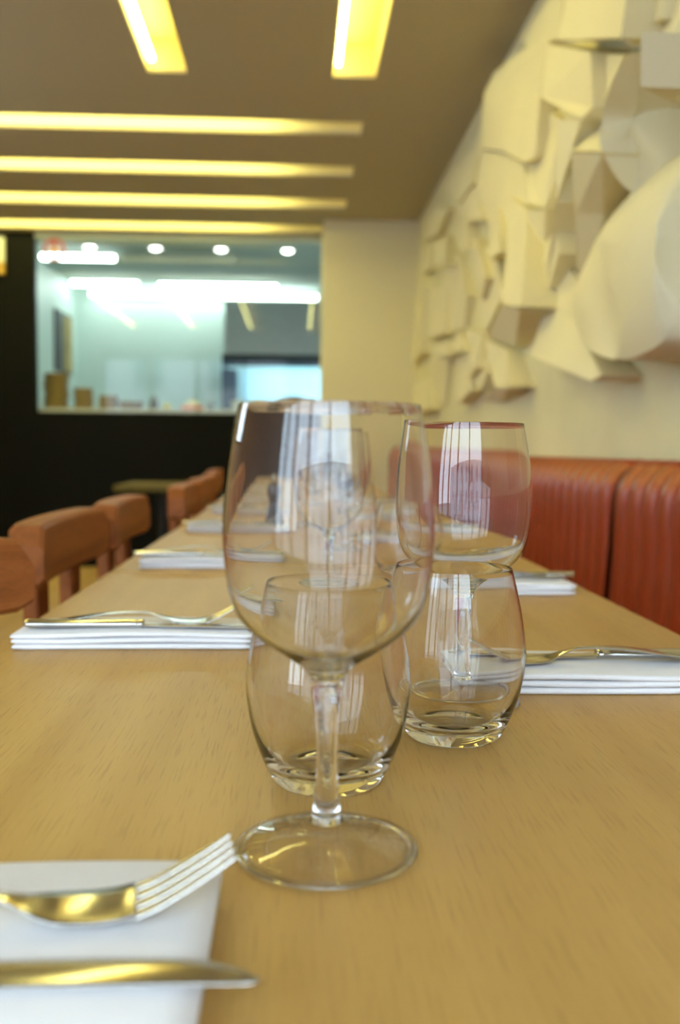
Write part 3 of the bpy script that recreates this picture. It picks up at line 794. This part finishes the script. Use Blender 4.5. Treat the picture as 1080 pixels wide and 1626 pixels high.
for me in (fork_me, blade_me, handle_me):
    for p in me.polygons: p.use_smooth = True
def fork(x, y, z, rz, label):
    o = link('fork', fork_me, 'cutlery_steel', None, (x, y, z), (0, 0, rz)); tag(o, label, 'fork', 'steel forks on the napkins')
def knife(x, y, z, rz, label):
    t = thing('table_knife', label, 'knife', (x, y, z), rz, 'steel table knives on the napkins')
    link('blade', blade_me, 'cutlery_steel', t); link('handle', handle_me, 'cutlery_steel', t)

NT = TOP + 3 * 0.0046 + 0.0012
# settings on the left side (tips to the right)
napkin(-0.272, -0.026, 0.230, 0.368, 'white folded napkin under the near fork in the bottom left corner', 1, rz=0.0)
fork(-0.0215, 0.330, NT, math.radians(10), 'large blurred fork in the bottom left foreground')
knife(-0.010, 0.282, NT, math.radians(1), 'blurred table knife at the bottom edge, in front of the near fork')
napkin(-0.252, -0.034, 0.832, 0.915, 'white folded napkin in front of the joint, left of the tumblers', 2)
fork(-0.048, 0.873, NT, math.radians(4), 'fork with arched handle on the second left napkin')
knife(-0.020, 0.852, NT, math.radians(-1), 'knife on the second left napkin, in front of its fork')
left = [(1.395, 'just beyond the first table joint', TOP + 0.001), (1.955, 'at the far end of the second table', TOP), (2.585, 'on the third table behind the mill', TOP), (3.10, 'at the far end of the third table', TOP), (3.75, 'on the fourth table', TOP)]
for k, (y, wh, z) in enumerate(left):
    if k == 1: y = 2.01
    napkin(-0.232, -0.02, y, y + 0.085, 'white folded napkin on the left side %s' % wh, 10 + k, z=z)
    fork(-0.045, y + 0.055, z + NT - TOP, math.radians(3), 'fork on the left napkin %s' % wh)
    knife(-0.02, y + 0.028, z + NT - TOP, 0, 'knife on the left napkin %s' % wh)
# settings on the right side (tips to the left)
right = [(0.672, 'beside the sharp wine glass', TOP, 0.335), (1.150, 'near the joint, against the banquette', TOP, 0.352), (1.74, 'on the second, small table', TOP + 0.001, 0.345), (2.25, 'on the third table', TOP, 0.345), (2.85, 'at the far end of the third table', TOP, 0.345)]
for k, (y, wh, z, xr) in enumerate(right):
    xl = xr - 0.218
    napkin(xl, xr, y, y + 0.085, 'white folded napkin on the banquette side %s' % wh, 20 + k, z=z)
    fork(xl + 0.012, y + 0.030, z + NT - TOP, PI + math.radians(4), 'fork on the banquette-side napkin %s' % wh)
    knife(xl + 0.004, y + 0.056, z + NT - TOP, PI + math.radians(-1), 'knife on the banquette-side napkin %s' % wh)

# ------------------------------------------------------------------ pepper mill
t = thing('pepper_mill', 'dark waisted pepper mill seen through the foreground wine glass', 'pepper mill', (-0.062, 2.13, TOP))
link('body', lathe_mesh('body', catmull([(0.0, 0.0), (0.022, 0.0), (0.0245, 0.004), (0.0235, 0.022), (0.0155, 0.046), (0.0135, 0.056), (0.0175, 0.068), (0.018, 0.070), (0.0, 0.0705)], 3), 28), 'mill_wood', t, smooth=True)
link('head', lathe_mesh('head', catmull([(0.0, 0.0712), (0.0175, 0.0715), (0.0195, 0.080), (0.0165, 0.092), (0.008, 0.098), (0.0, 0.099)], 3), 28), 'mill_wood', t, smooth=True)
link('knob', lathe_mesh('knob', [(0.003, 0.099), (0.003, 0.102), (0.006, 0.104), (0.006, 0.109), (0.003, 0.112), (0, 0.112)], 20), 'steel', t)
